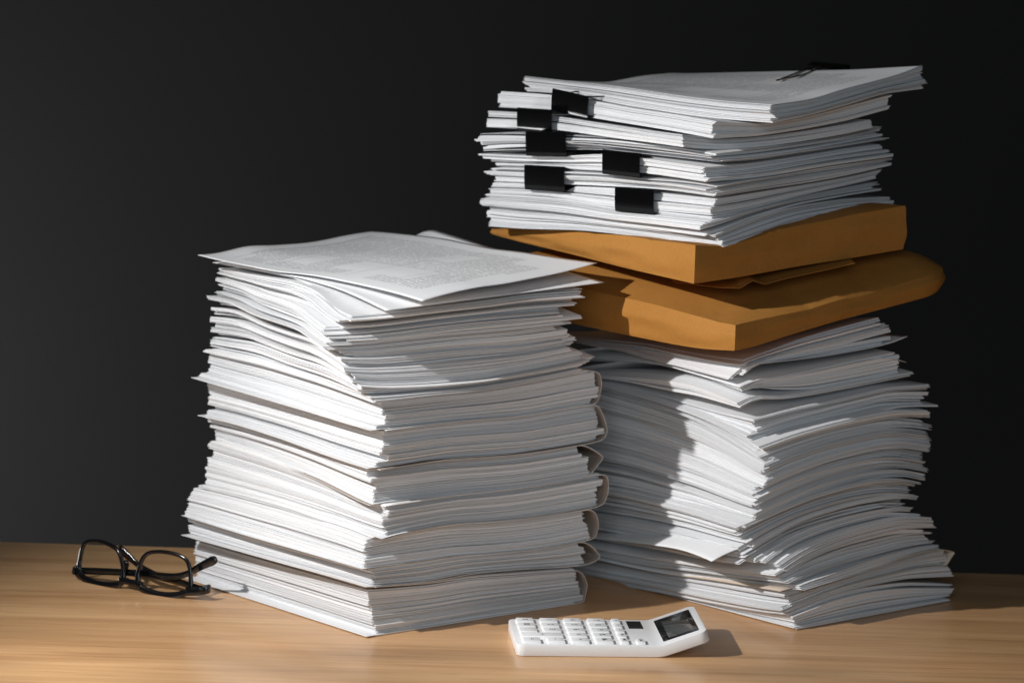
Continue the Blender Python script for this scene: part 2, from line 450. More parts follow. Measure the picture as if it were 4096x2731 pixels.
    if top_print:
        Vt, Ft = Vs[-1], Fs[-1]; nl = len(Vs[-1]); offt = nv_-nl
        me = mesh_np('pages', np.concatenate(Vs[:-1]), np.concatenate(Fs[:-1]), tone=np.concatenate(Ts[:-1]))
        link('page_block', me, M_PAPER, root)
        sheet_obj('printed_sheet', last[0], last[1], last[2], St, root, M_PRINT, off=.0002)
    else:
        me = mesh_np('pages', V_, np.concatenate(Fs), tone=np.concatenate(Ts))
        link('page_block', me, M_PAPER, root)
    if cover: make_cover(root, fb, ft, Sb, St, cover, rng)
    return root
def sheet_obj(name, P0, U, V, S, parent, mat, off=0, th=.00022, nu=60, nv=44, tone=1.0, extra=None):
    uu, vv = np.meshgrid(np.linspace(0, 1, nu), np.linspace(0, 1, nv), indexing='ij')
    z = S(uu, vv)+off
    if extra: z = z+extra(uu, vv)
    # smooth the interpolated surface a little so that it shades like one bent sheet
    for _ in range(3):
        z[1:-1, :] = .25*z[:-2, :]+.5*z[1:-1, :]+.25*z[2:, :]; z[:, 1:-1] = .25*z[:, :-2]+.5*z[:, 1:-1]+.25*z[:, 2:]
    vert = slab(P0, U, V, z+th, z, nu, nv, uu, vv)
    t, b_, sd = grid_faces(nu, nv, 0)
    uv = np.stack([uu.ravel(), vv.ravel()], 1); uv = np.concatenate([uv, uv*0+.02])
    sm = np.concatenate([np.ones(len(t)+len(b_), bool), np.zeros(len(sd), bool)])
    me = mesh_np(name, vert, np.concatenate([t, b_, sd]), uv=uv, tone=np.full(len(vert), tone), smooth=sm)
    return link(name, me, mat, parent)
def make_cover(root, fb, ft, Sb, St, c, rng):
    """card folder: bottom flap, spine bending round the right end, top flap"""
    pxR, shape = c['px'], c.get('shape', .5)
    lip, mat = .0018, c.get('mat', M_CARD)
    nu = 40; us = np.linspace(-.012, 1.0, nu)
    Wb = np.linalg.norm(fb[2]); Wt = np.linalg.norm(ft[2])
    # reach of the spine past the paper, in metres, from the photo column
    F, U, V = fb; eV = V/Wb
    lo, hi = 0, .08
    for _ in range(30):
        m = (lo+hi)/2; q = F+V+eV*m
        if proj((q[0], q[1], float(St.z[2])))[0] < pxR: lo = m
        else: hi = m
    reach = max(lo, .003)
    prof = []   # (which, v or reach-fraction, height fraction)
    for k in np.linspace(-lip/Wb, 1, 22): prof.append(('b', k, 0))
    hs = np.linspace(0, 1, 17)[1:-1]
    pk = c.get('peak', .5)
    for h in hs:
        # bulge profile: peak at height pk, sharpness by shape
        d = (h/pk) if h < pk else (1-h)/(1-pk)
        r = np.clip(d, 0, 1)**shape
        prof.append(('s', r, h))
    for k in np.linspace(1, c.get('vtop', 0)-(lip*.3)/Wt, 22): prof.append(('t', k, 1))
    rows = []
    th = .0005
    for kind, k, h in prof:
        row = []
        for u in us:
            uc = np.array(min(max(u, 0), 1.0))
            zb_ = float(Sb(uc, np.array(1.0))); zt_ = float(St(uc, np.array(1.0)))
            if kind == 'b':
                xy = fb[0]+fb[1]*u+fb[2]*k; z = float(Sb(uc, np.array(min(max(k, 0), 1.0))))-.0006
                if k < 0: z += k*Wb*.25
            elif kind == 't':
                xy = ft[0]+ft[1]*u+ft[2]*k; z = float(St(uc, np.array(min(max(k, 0), 1.0))))+.0003
            else:
                bx = fb[0]+fb[1]*u+fb[2]; tx = ft[0]+ft[1]*u+ft[2]
                q = bx*(1-h)+tx*h
                rr = reach*k
                # measured from the bottom corner so that it bows past both ends
                q = q+eV*(rr+max(0, float((bx-q)@eV))*k)
                xy = q; z = zb_-.0006+(zt_-zb_+.0009)*h
            row.append((xy[0], xy[1], z))
        rows.append(row)
    A = np.array(rows)                               # profile x u x 3
    for _ in range(2): A[1:-1] = .2*A[:-2]+.6*A[1:-1]+.2*A[2:]
    d = np.gradient(A, axis=0); e = np.gradient(A, axis=1); n = np.cross(d, e); n /= np.linalg.norm(n, axis=2, keepdims=True)+1e-12
    A[..., 2] = np.maximum(A[..., 2], .0004)
    Bk = A+n*th*c.get('side', 1)
    if True:
        nn = A.shape[0]
        vert = np.concatenate([A.reshape(-1, 3), Bk.reshape(-1, 3)])
        t, b_, sd = grid_faces(nn, nu, 0)
        sm = np.concatenate([np.ones(len(t)+len(b_), bool), np.zeros(len(sd), bool)])
        me = mesh_np('cover', vert, np.concatenate([t, b_, sd]), tone=np.full(len(vert), c.get('tone', 1.0)), smooth=sm)
        # white outside; grey-brown board inside, its colour darkened for shade in the loop
        out_second = float(np.mean(n[:6, :, 2]))*c.get('side', 1) < 0
        mi = np.zeros(len(me.polygons), dtype=np.int32)
        if out_second: mi[:len(t)] = 1
        else: mi[len(t):len(t)+len(b_)] = 1
        link('cover', me, [mat, c.get('inner', M_BOARD_SHADED)], root)
        me.polygons.foreach_set('material_index', mi)

# ================================================================== LEFT PILE
PILE['A'] = dict(LL=.273, cy=.147, zr=0.0, zB=.0006, topL=None, topR=None)
GA = 'paper bundles stacked in the left pile'
def A(label, *a, **k):
    k.setdefault('cl', (8, 30)); k.setdefault('cgap', .7)
    return bundle('A', label, *a, grp=GA, **k)
B1L = [(762, 2135), (941, 2185), (1162, 2245), (1400, 2305), (1545, 2344)]
B1R = [(1475, 2352), (1545, 2344), (1730, 2325), (1870, 2290), (2100, 2270), (2290, 2262), (2360, 2252)]
A('thick cardboard folder of papers lying flat on the desk, bottom of the left pile', 792, (1500, 1460), (2328, 2290),
  [(762, 2147), (941, 2197), (1162, 2257), (1400, 2318), (1545, 2350)], [(1475, 2358), (1545, 2351), (1730, 2333), (1870, 2306), (2100, 2290), (2290, 2276), (2360, 2262)], 'desk', seed=11,
  jc=.0012, jrot=.1, gapn=.06, name='document_folder', cat='folder', cover=dict(px=2343, peak=.45, shape=.55, lip=.013))
B2L = [(772, 2068), (1001, 2139), (1238, 2207), (1427, 2265)]
B2R = [(1423, 2268), (1564, 2253), (1727, 2234), (1798, 2220), (1938, 2213), (2078, 2201), (2195, 2187), (2335, 2159), (2378, 2150)]
A('creased folder of crumpled sheets above the bottom folder of the left pile', (775, 765), (1500, 1490), (2345, 2312), B2L, B2R,
  B1L, B1R, seed=12, jc=.002, gap=.8, name='document_folder', cat='folder', cover=dict(px=2399, peak=.25, shape=.6, lip=.010))
B3L = [(742, 2000), (850, 1945), (900, 1958), (1154, 2030), (1262, 2066), (1383, 2099), (1519, 2149)]
B3L = [(760, 1935), (850, 1950), (1000, 1988), (1154, 2030), (1262, 2066), (1383, 2099), (1519, 2149)]
B3R = [(1480, 2160), (1519, 2149), (1573, 2129), (1681, 2110), (1798, 2089), (1961, 2084), (2102, 2070), (2289, 2042), (2380, 2025)]
A('folder jutting out at its left corner, third from the bottom of the left pile', (752, 800), (1465, 1480), (2368, 2335), B3L, B3R,
  B2L, B2R, seed=13, jc=.0022, name='document_folder', cat='folder', cover=dict(px=2384, peak=.35, shape=.4, lip=.004))
B4L = [(820, 1755), (865, 1768), (1083, 1838), (1274, 1915), (1459, 2014)]
B4R = [(1459, 2016), (1500, 1999), (1662, 1987), (1819, 1970), (2010, 1957), (2138, 1940), (2350, 1902), (2400, 1892)]
A('folder with two bright lit page edges, fourth from the bottom of the left pile', (835, 850), (1540, 1545), (2388, 2398), B4L, B4R,
  B3L, B3R, seed=14, jc=.0026, name='document_folder', cat='folder', cover=dict(px=2424, peak=.5, shape=.3, lip=.007))
B5L = [(842, 1664), (968, 1676), (1159, 1725), (1351, 1813), (1515, 1872)]
B5L = [(820, 1658), (968, 1690), (1159, 1748), (1351, 1818), (1515, 1872)]
B5R = [(1500, 1874), (1649, 1855), (1755, 1834), (1925, 1825), (2095, 1812), (2308, 1778), (2397, 1761)]
A('folder whose spine bows out to a sharp point on the right of the left pile', (850, 845), (1480, 1490), (2342, 2318), B5L, B5R,
  B4L, B4R, seed=15, jc=.0022, name='document_folder', cat='folder', cover=dict(px=2417, peak=.55, shape=.85, lip=.003))
B6L = [(812, 1512), (872, 1530), (1083, 1591), (1274, 1645), (1400, 1682), (1550, 1721)]
B6R = [(1500, 1728), (1555, 1719), (1755, 1693), (1925, 1676), (2095, 1664), (2223, 1638), (2384, 1613)]
A('folder with brightly sunlit right end, under the uppermost folder of the left pile', (842, 826), (1520, 1535), (2398, 2372), B6L, B6R,
  B5L, B5R, seed=16, jc=.0025, name='document_folder', cat='folder', cover=dict(px=2432, peak=.28, shape=.6, lip=.009))
B7L = [(842, 1402), (1044, 1446), (1274, 1515), (1507, 1596)]
B7R = [(1508, 1608), (1713, 1579), (1925, 1557), (2138, 1519), (2308, 1485), (2350, 1479)]
A('uppermost folder of the left pile, its squared spine showing at the right', (800, 818), (1515, 1500), (2368, 2350), B7L, B7R,
  B6L, B6R, seed=17, jc=.0026, name='document_folder', cat='folder', cover=dict(px=2396, peak=.5, shape=.25, lip=.007))
B8L = [(850, 1322), (991, 1340), (1098, 1384), (1178, 1415), (1274, 1440), (1351, 1478), (1420, 1530)]
B8R = [(1420, 1530), (1504, 1540), (1713, 1532), (1925, 1512), (2138, 1474), (2308, 1440), (2350, 1428)]
A('thin loose bundle with sunlit layers right above the folders of the left pile', (850, 845), (1500, 1410), (2320, 2350), B8L, B8R,
  B7L, B7R, seed=18, jc=.004, ts=.0006, gapn=.3, gap=.6, cl=(2, 7))
B9L = [(861, 1226), (968, 1238), (1083, 1297), (1197, 1335), (1274, 1356), (1385, 1432)]
B9R = [(1385, 1432), (1500, 1435), (1700, 1418), (1847, 1402), (2107, 1388), (2280, 1362)]
A('loose wavy bundle in the upper half of the left pile with fanned left edges', (850, 868), (1420, 1385), (2335, 2275), B9L, B9R,
  B8L, B8R, seed=19, jc=.0045, ts=.0006, gapn=.3, gap=.6, cl=(2, 9), LL=.27)
B10L = [(875, 1145), (987, 1179), (1044, 1213), (1140, 1247), (1217, 1275), (1300, 1338), (1340, 1358)]
B10R = [(1300, 1360), (1420, 1352), (1500, 1343), (1760, 1309), (2020, 1283), (2237, 1262)]
A('loose bundle with strongly stepped sheets, below the topmost bundle of the left pile', (870, 880), (1385, 1320), (2270, 2262), B10L, B10R,
  B9L, B9R, seed=20, jc=.005, js=.0008, ts=.0006, gapn=.3, gap=.6, cl=(2, 8), LL=.262)
B11L = [(853, 1060), (1006, 1092), (1178, 1120), (1274, 1158), (1330, 1225), (1420, 1262)]
B11R = [(1300, 1272), (1420, 1262), (1543, 1251), (1700, 1229), (1933, 1199), (2107, 1170), (2324, 1160)]
A('topmost loose bundle of the left pile, curling down to the front corner', (880, 872), (1300, 1395), (2235, 2322), B11L, B11R,
  B10L, B10R, seed=21, jc=.006, js=.001, ts=.0007, gapn=.35, gap=.7, cl=(2, 6), LL=.262, jrot=.8)
# the two wide loose sheets on top
def lone(pile, name, label, cat, xL, xF, xR, L, R, LB, RB, LL, mat, cy=None, extra=None, tone=1.0, zr=None, grp=None):
    P = PILE[pile]; fp = footprint(xL, xF, xR, LL, cy if cy is not None else P['cy'], zr or P['zr'])
    S = Surf(fp, L, R, LB=LB, RB=RB) if LB else Surf(fp, L, R)
    o = sheet_obj(name, fp[0], fp[1], fp[2], S, None, mat, extra=extra, tone=tone); tag(o, label, cat, grp)
    return o, fp, S
lone('A', 'paper_sheet', 'blank sheet sticking out below the tables sheet, with the right-hand tip lowest', 'paper sheet', 840, 1543, 2415,
     [(840, 1052), (1006, 1082), (1200, 1112), (1380, 1165), (1543, 1243)], [(1543, 1243), (1933, 1192), (2415, 1129)],
     [(840, 1052), (1200, 1005), (1500, 968), (1680, 946), (1780, 934)], [(2415, 1129), (2250, 1080), (2100, 1030), (1960, 990), (1860, 958), (1770, 930)], .29, M_PAPER, grp=None)
lone('A', 'paper_sheet', 'wide sheet printed with grey tables of figures lying topmost on the left pile', 'paper sheet', 780, 1686, 2385,
     [(780, 1018), (891, 1048), (1025, 1075), (1102, 1094), (1197, 1100), (1274, 1110), (1465, 1148), (1599, 1178), (1686, 1205)],
     [(1686, 1205), (1760, 1183), (1934, 1142), (1980, 1139), (2064, 1123), (2237, 1092), (2385, 1053)],
     [(780, 1018), (874, 1009), (987, 988), (1080, 987), (1180, 972), (1350, 948), (1500, 930)],
     [(2385, 1053), (2250, 1032), (2100, 1005), (1960, 992), (1786, 962), (1650, 948), (1500, 930)], .297, M_PRINT,
     extra=lambda u, v: .0009*np.sin(11*v+4*u)*(.25+u)+.0009*np.sin(7*u-5*v+1)*v)

# ================================================================== RIGHT PILE, lower half
PILE['B'] = dict(LL=.29, cy=.213, zr=0.0, zB=.0006, topL=None, topR=None)
GB = 'paper bundles stacked in the lower half of the right pile'
def B(label, *a, **k): return bundle('B', label, *a, grp=GB, **k)
P1L = [(2339, 2319), (2629, 2368), (2808, 2404), (3049, 2448), (3150, 2458)]
P1R = [(3150, 2455), (3316, 2385), (3450, 2350), (3620, 2330), (3808, 2338)]
B('splayed bottom bundle of the right pile, resting on the desk', (2330, 2300), (3182, 3150), (3792, 3806), P1L, P1R, 'desk', seed=31,
  jc=.0022, gapn=.2, cl=(3, 10))
P1bL = [(2339, 2296), (2629, 2345), (2808, 2384), (3049, 2430), (3150, 2440)]
P1bR = [(3150, 2438), (3316, 2362), (3450, 2322), (3640, 2276), (3809, 2262)]
B('thin bundle fanned upwards at the right, second from the bottom of the right pile', 2320, (3140, 3140), (3811, 3790), P1bL, P1bR,
  P1L, [(3150, 2453), (3316, 2383), (3450, 2345), (3620, 2312), (3808, 2303)], seed=32, jc=.002, ts=.00055)
P2L = [(2339, 2218), (2397, 2235), (2650, 2290), (2875, 2320), (3049, 2348), (3124, 2359)]
P2R = [(3124, 2362), (3218, 2334), (3352, 2303), (3530, 2249), (3709, 2200), (3809, 2186)]
B('tan folder whose open loop sticks out at the lower right of the right pile', 2310, (3140, 3110), (3770, 3740), P2L, P2R,
  P1bL, [(3150, 2436), (3316, 2358), (3450, 2318), (3640, 2270), (3740, 2262), (3809, 2258)], seed=33, jc=.0025, ts=.0006, gapn=.2, tone=(.82, .92),
  name='document_folder', cat='folder', cover=dict(px=3812, peak=.7, shape=.75, lip=.004, mat=M_TAN, inner=M_TAN))
P3L = [(2339, 2140), (2527, 2172), (2696, 2202), (2860, 2246), (3000, 2272), (3053, 2290)]
P3R = [(2990, 2238), (3060, 2200), (3129, 2158), (3218, 2124), (3352, 2088), (3557, 2046), (3690, 2056)]
B('bundle with a lit blank patch near its front corner, on the tan folder', 2300, (3200, 3060), (3745, 3680), P3L, P3R,
  P2L, P2R, seed=34, jc=.004, gapn=.2, cl=(3, 12), js=.0006)
lone('B', 'paper_sheet', 'sunlit blank leaf drooping over the lower left face of the right pile', 'paper sheet', 2240, 2850, 3540,
     [(2300, 2150), (2430, 2158), (2527, 2169), (2620, 2180), (2696, 2190), (2770, 2210), (2850, 2245)],
     [(2850, 2245), (2950, 2210), (3060, 2180), (3129, 2150), (3352, 2080), (3540, 2040)], None, None, .29, M_PAPER, cy=.205,
     extra=lambda u, v: .004*(1-np.exp(-v*14))*np.clip(1.2-u*.5, 0, 1), zr=.075)
P4L = [(2339, 1925), (2397, 1935), (2520, 1955), (2620, 1982), (2786, 2028), (2950, 2090)]
P4R = [(2950, 2090), (3024, 2057), (3100, 2024), (3240, 1970), (3400, 1925), (3504, 1905), (3600, 1903), (3700, 1925)]
B('loose bundle with a curled white front sheet below the thick ragged bundle', (2290, 2260), (2990, 2960), (3600, 3660), P4L, P4R,
  P3L, P3R, seed=35, jc=.004, gapn=.2, cl=(3, 12), js=.0006)
P5L = [(2339, 1530), (2397, 1545), (2583, 1600), (2671, 1628), (2824, 1688), (2939, 1755), (3050, 1828)]
P5R = [(3050, 1832), (3180, 1782), (3333, 1735), (3467, 1708), (3524, 1696), (3601, 1690), (3720, 1704)]
B('very thick bundle with a ragged front corner in the middle of the right pile', (2270, 2240), (3010, 3060), (3690, 3695), P5L, P5R,
  P4L, P4R, seed=36, jc=.0016, js=.0011, gapn=.12, cl=(6, 24), jrot=.15, ts=.0005)
P6L = [(2339, 1506), (2397, 1520), (2583, 1572), (2700, 1603), (2850, 1645), (3007, 1675)]
P6R = [(3000, 1678), (3141, 1637), (3279, 1608), (3448, 1568), (3524, 1547), (3700, 1535)]
B('bundle with bright lit strips along its front right, on the thick ragged bundle', (2230, 2240), (3050, 2985), (3700, 3685), P6L, P6R,
  P5L, P5R, seed=37, jc=.0045, js=.0008, gapn=.3, gap=.8, cl=(2, 7), ts=.0006, bulge=.010)
H1L = [(2339, 1500), (2518, 1508), (2663, 1520), (2786, 1540), (2954, 1610)]
H1R = [(2954, 1612), (3020, 1575), (3122, 1586), (3250, 1566), (3400, 1536), (3660, 1487)]
B('thin curled sheaf with a wavy front edge, third sheaf below the envelopes', 2230, (2960, 2950), (3640, 3655), H1L, H1R,
  [(2339, 1505), (2518, 1526), (2663, 1560), (2786, 1580), (2960, 1632)], [(2954, 1634), (3020, 1592), (3122, 1598), (3250, 1580), (3400, 1552), (3660, 1500)],
  seed=38, jc=.003, gapn=.5, gap=1.2, ts=.0007, name='paper_sheaf', cat='sheaf of paper', bulge=.004)
H2L = [(2339, 1424), (2518, 1432), (2633, 1450), (2824, 1510), (2948, 1556)]
H2R = [(2948, 1556), (3000, 1508), (3065, 1506), (3218, 1480), (3400, 1440), (3560, 1408)]
B('sheaf arched over a dark gap, its front corner flaring downwards', 2230, (2950, 2955), (3570, 3560), H2L, H2R,
  [(2339, 1445), (2518, 1452), (2633, 1462), (2824, 1520), (2948, 1566)], [(2948, 1568), (3000, 1545), (3065, 1560), (3218, 1560), (3400, 1528), (3600, 1486)],
  seed=39, jc=.003, gapn=.4, ts=.0007, name='paper_sheaf', cat='sheaf of paper')
H3L = [(2307, 1352), (2422, 1362), (2575, 1374), (2709, 1403), (2880, 1432), (2960, 1440)]
H3R = [(2960, 1440), (3050, 1408), (3200, 1352), (3350, 1310), (3490, 1274), (3510, 1268)]
B('uppermost sheaf of the lower right pile, straight beneath the envelopes', (2230, 2230), (2955, 2960), (3560, 3492), H3L, H3R,
  [(2307, 1365), (2441, 1394), (2518, 1403), (2633, 1438), (2750, 1466), (2954, 1520)], [(2954, 1522), (3000, 1466), (3065, 1460), (3218, 1440), (3400, 1412), (3560, 1385)],
  seed=40, jc=.004, gapn=.35, gap=.9, ts=.0006, cl=(2, 8), name='paper_sheaf', cat='sheaf of paper')
# two single leaves whose right corners curl into the dark
for lab, xs, L, Rr, lift, cur in (
    ('single leaf with its upturned right corner highest, just under the envelopes', (2240, 2975, 3629), [(2340, 1372), (2709, 1420), (2880, 1450), (2975, 1458)],
     [(2975, 1458), (3103, 1449), (3294, 1426), (3486, 1392), (3580, 1370), (3629, 1346)], 0, .012),
    ('single leaf with its right corner drooping to a tip over the dark gap', (2240, 2962, 3628), [(2340, 1432), (2633, 1453), (2824, 1514), (2962, 1560)],
     [(2962, 1540), (3030, 1508), (3120, 1512), (3300, 1474), (3505, 1432), (3580, 1430), (3628, 1451)], 0, 0)):
    lone('B', 'paper_sheet', lab, 'paper sheet', *xs, L, Rr, None, None, .29, M_PAPER, grp='loose leaves sticking out of the right pile', tone=.96)

# ================================================================== ENVELOPES
def envelope(label, xL, xF, xR, topL, topR, botL, botR, LL, round_r, bulge, flap, seed, crn=0):
    P = PILE['B']; fp = footprint(xL, xF, xR, LL, P['cy'], P['zr'])
    St = Surf(fp, topL, topR, bulge=bulge); Sb = Surf(fp, botL, botR, bulge=-bulge*.15)
    root = thing('brown_envelope', label, 'envelope', (float(fp[0][0]), float(fp[0][1]), float(Sb.z[0])), 'brown envelopes in the right pile')
    rng = np.random.default_rng(seed)
    nu, nv, nh = 70, 56, 12
    uu, vv = np.meshgrid(np.linspace(0, 1, nu), np.linspace(0, 1, nv), indexing='ij')
    wr = smooth_noise(rng, uu, vv, 5, 3)*.0012+np.abs(smooth_noise(rng, uu, vv, 4, 2.0))**.6*.0022
    zt = St(uu, vv)+wr; zb = Sb(uu, vv)
    zb = np.minimum(zb, zt-.002)
    # corners of the top rounded down (a stuffed envelope)
    e = np.minimum(np.minimum(uu, 1-uu)*LL, np.minimum(vv, 1-vv)*.24)
    zt -= (zt-zb)*(round_r*(vv*(1-.3*uu)) +.03)*np.exp(-e/(.010+.016*round_r))
    zb += (zt-zb)*(round_r*.22*vv**2)*np.exp(-e/.012)
    F, U, V = fp
    ul, vl = uu*LL, (1-vv)*float(np.linalg.norm(V)); rc = crn
    if rc:
        a_, b_ = np.clip(rc-ul, 0, None), np.clip(rc-vl, 0, None); m_ = (a_ > 0) & (b_ > 0)
        k_ = np.where(m_, np.maximum(a_, b_)/np.maximum(np.hypot(a_, b_), 1e-9), 1)
        ul = np.where(m_, rc-a_*k_, ul); vl = np.where(m_, rc-b_*k_, vl)
    XY = F+(ul/LL)[..., None]*U+(1-vl/float(np.linalg.norm(V)))[..., None]*V
    T = np.concatenate([XY, zt[..., None]], 2).reshape(-1, 3); B_ = np.concatenate([XY, zb[..., None]], 2).reshape(-1, 3)
    per = [k for k in range(nv)]+[k*nv+nv-1 for k in range(1, nu)]+[(nu-1)*nv+k for k in range(nv-2, -1, -1)]+[k*nv for k in range(nu-2, 0, -1)]
    per = np.array(per); n = nu*nv; ctr = (F+.5*U+.5*V)
    V_ = [T, B_]; rings = [per]
    nxt = 2*n
    for h in range(1, nh):
        w_ = h/nh; q = T[per]*(1-w_)+B_[per]*w_
        d = q[:, :2]-ctr; d /= np.linalg.norm(d, axis=1, keepdims=True)
        hh = (T[per, 2]-B_[per, 2])
        vper = vv.reshape(-1)[per]; lf = np.clip(1-vper*8, 0, 1)
        bow = math.sin(math.pi*w_)*(.04+.5*round_r*vper**2)*hh+lf*min(w_/.38, (1-w_)/.62)*.0035*np.clip(hh/.02, 0, 1)+.0010*math.sin(w_*9+seed)*np.sin(np.arange(len(per))*.21+seed)
        q[:, :2] += d*bow[:, None]
        V_.append(q); rings.append(np.arange(nxt, nxt+len(per))); nxt += len(per)
    rings.append(per+n)
    t, b2, _ = grid_faces(nu, nv, 0)
    sd = [np.stack([a, b, np.roll(b, -1), np.roll(a, -1)], 1) for a, b in zip(rings[:-1], rings[1:])]
    Fq = np.concatenate([t, b2]+sd)
    me = mesh_np('envelope_body', np.concatenate(V_), Fq, smooth=np.ones(len(Fq), bool))
    # keep the folded edges crisp
    o = link('envelope_body', me, M_KRAFT, root)
    me.set_sharp_from_angle(angle=R_(38))
    return root, fp, St, Sb
E2 = envelope('lower brown envelope, stuffed and rounded, with its right end sticking out furthest', 1990, 2935, 3850,
    [(1990, 1030), (2271, 1130), (2500, 1190), (2700, 1240), (2944, 1303)], [(2944, 1303), (3100, 1262), (3300, 1205), (3500, 1135), (3762, 1045), (3850, 1022)],
    [(1990, 1120), (2257, 1288), (2645, 1368), (2800, 1396), (2930, 1403)], [(2930, 1403), (2990, 1395), (3150, 1342), (3350, 1284), (3500, 1246), (3700, 1196), (3762, 1178), (3850, 1150)],
    .324, .42, .018, True, 5, crn=.055)
E1 = envelope('upper brown envelope, box-like with a tall flat right side under the clipped bundles', 1946, 2764, 3595,
    [(1946, 920), (2100, 922), (2318, 928), (2552, 952), (2764, 980)], [(2764, 980), (2897, 987), (3031, 950), (3171, 900), (3358, 860), (3595, 818)],
    [(1946, 930), (2080, 968), (2280, 1015), (2500, 1072), (2770, 1134)], [(2770, 1135), (2960, 1108), (3199, 1064), (3400, 1034), (3597, 1001)],
    .324, .04, .0, False, 8)
# folded flap of the lower envelope squeezed between the two
def flap():
    pts = [(2700, 1128), (2800, 1140), (2880, 1150), (2960, 1152), (3010, 1122), (3060, 1136), (3150, 1112), (3300, 1080), (3420, 1052)]
    nu, nv = len(pts), 8; A_ = np.zeros((nu*3-2, nv, 3)); xs = np.linspace(0, nu-1, nu*3-2)
    P = np.array(pts, float); px = np.interp(xs, range(nu), P[:, 0]); py = np.interp(xs, range(nu), P[:, 1])
    F, U, V = E2[1]
    for i in range(len(xs)):
        p = at_y(px[i], py[i], .045+abs(px[i]-2980)/4400*.55)
        for j in range(nv):
            k = j/(nv-1); A_[i, j] = p+np.array([-.2, .9, 0])*k*.05+np.array([0, 0, .003*math.sin(k*2)])
    Bk = A_+np.array([0, 0, -.0005]); n0, n1 = A_.shape[:2]
    t, b, s = grid_faces(n0, n1, 0)
    me = mesh_np('flap', np.concatenate([A_.reshape(-1, 3), Bk.reshape(-1, 3)]), np.concatenate([t, b, s]), smooth=np.ones(len(t)+len(b)+len(s), bool))
    me.set_sharp_from_angle(angle=R_(50))
    link('flap', me, M_KRAFT, E2[0])
flap()
PILE['B']['zr'] = float(E1[2].z[0])

# ================================================================== RIGHT PILE, clipped stack on top
PILE['C'] = dict(LL=.297, cy=.213, zr=float(E1[2].z[0]), zB=float(E1[2].z[3])+.001, topL=None, topR=None)
GC = 'bundles in the clipped stack on the envelopes'
SURF = {}
def Cb(label, xL, xF, xR, tL, tR, bL, bR, **k):
    r = bundle('C', label, xL, xF, xR, tL, tR, bL, bR, grp=GC, **k)
    tp = lambda q: q if isinstance(q, tuple) else (q, q)
    return r
U1L = [(1925, 838), (2073, 858), (2207, 866), (2386, 886), (2609, 912), (2790, 932), (2880, 940)]
U1R = [(2880, 935), (3018, 872), (3174, 828), (3375, 797), (3558, 789)]
Cb('lowest bundle of the clipped stack, resting on the upper envelope', (1925, 1930), (2890, 2860), (3560, 3558), U1L, U1R,
   [(1925, 903), (2084, 915), (2318, 920), (2552, 946), (2739, 978), (2897, 990)], [(2897, 984), (3031, 946), (3171, 892), (3358, 857), (3559, 820)], seed=51, jc=.0018, cl=(6, 20))
U2L = [(1921, 777), (2118, 787), (2296, 803), (2462, 838), (2622, 846), (2832, 869)]
U2R = [(2850, 866), (3018, 826), (3241, 777), (3509, 727)]
Cb('wavy unclipped bundle under the lowest binder clip', (1930, 1912), (2810, 2850), (3509, 3500), U2L, U2R, U1L,
   [(2880, 930), (3018, 868), (3174, 820), (3400, 778), (3509, 762)], seed=52, jc=.004, gapn=.3, cl=(3, 9))
Cb('bundle gripped by the lowest binder clip', 1945, (2845, 2858), (3500, 3520),
   [(1948, 731), (2100, 735), (2300, 748), (2457, 752), (2627, 773), (2859, 796)], [(2853, 802), (3062, 767), (3241, 737), (3420, 705), (3555, 672)],
   [(1945, 773), (2200, 783), (2462, 832), (2622, 842), (2841, 862)], [(2844, 862), (2973, 842), (3196, 783), (3375, 744), (3540, 706)], seed=53, jc=.0016, gapn=.15, cl=(6, 18))
Cb('bundle gripped by the left one of the two sheeny clips at mid height', (1953, 1930), (2860, 2850), (3555, 3552),
   [(1926, 669), (2091, 670), (2261, 686), (2408, 690), (2564, 712), (2743, 722), (2846, 740)], [(2850, 744), (2973, 720), (3107, 700), (3285, 667), (3555, 630)],
   [(1953, 727), (2100, 731), (2270, 738), (2475, 746), (2654, 757), (2859, 780)], [(2853, 798), (3062, 760), (3241, 730), (3420, 697), (3555, 666)], seed=54, jc=.0022, gapn=.3, cl=(3, 8), ts=.0006)
Cb('bundle gripped by the right-hand clip at mid height of the stack', (1944, 1900), (2800, 2830), (3550, 3530),
   [(1899, 613), (2104, 625), (2279, 624), (2408, 614), (2560, 628), (2828, 662)], [(2830, 675), (3018, 657), (3241, 622), (3420, 592), (3540, 577)],
   [(1944, 660), (2118, 664), (2296, 676), (2408, 682), (2560, 690), (2792, 724)], [(2817, 725), (2973, 714), (3107, 694), (3285, 662), (3555, 624)], seed=55, jc=.003, gapn=.3, cl=(3, 8), ts=.0006)
Cb('loosely splayed bundle gripped by the middle left clip, longest at its left end', (1895, 1882), (2868, 2862), (3530, 3515),
   [(1872, 537), (1984, 533), (2104, 536), (2265, 543), (2430, 552), (2609, 572), (2774, 598), (2868, 617)], [(2868, 612), (3062, 592), (3196, 573), (3375, 543), (3518, 508)],
   [(1895, 606), (2104, 600), (2265, 600), (2408, 599), (2564, 617), (2868, 650)], [(2868, 652), (3018, 642), (3241, 610), (3420, 580), (3530, 562)], seed=56, jc=.003, gapn=.45, gap=1.2, cl=(2, 6), ts=.0007)
Cb('neat short bundle gripped by the second clip from the top', 1917, (2735, 2725), (3490, 3475),
   [(1917, 443), (2069, 450), (2212, 465), (2386, 492), (2609, 526), (2725, 539)], [(2725, 540), (2900, 560), (3062, 547), (3241, 523), (3400, 497), (3480, 480)],
   [(1917, 508), (2069, 510), (2212, 518), (2296, 528), (2430, 549), (2609, 571), (2725, 588)], [(2725, 588), (2868, 600), (3062, 586), (3196, 568), (3375, 538), (3480, 514)], seed=57, jc=.0008, js=.0003, gapn=.08, cl=(8, 20), jrot=.05)
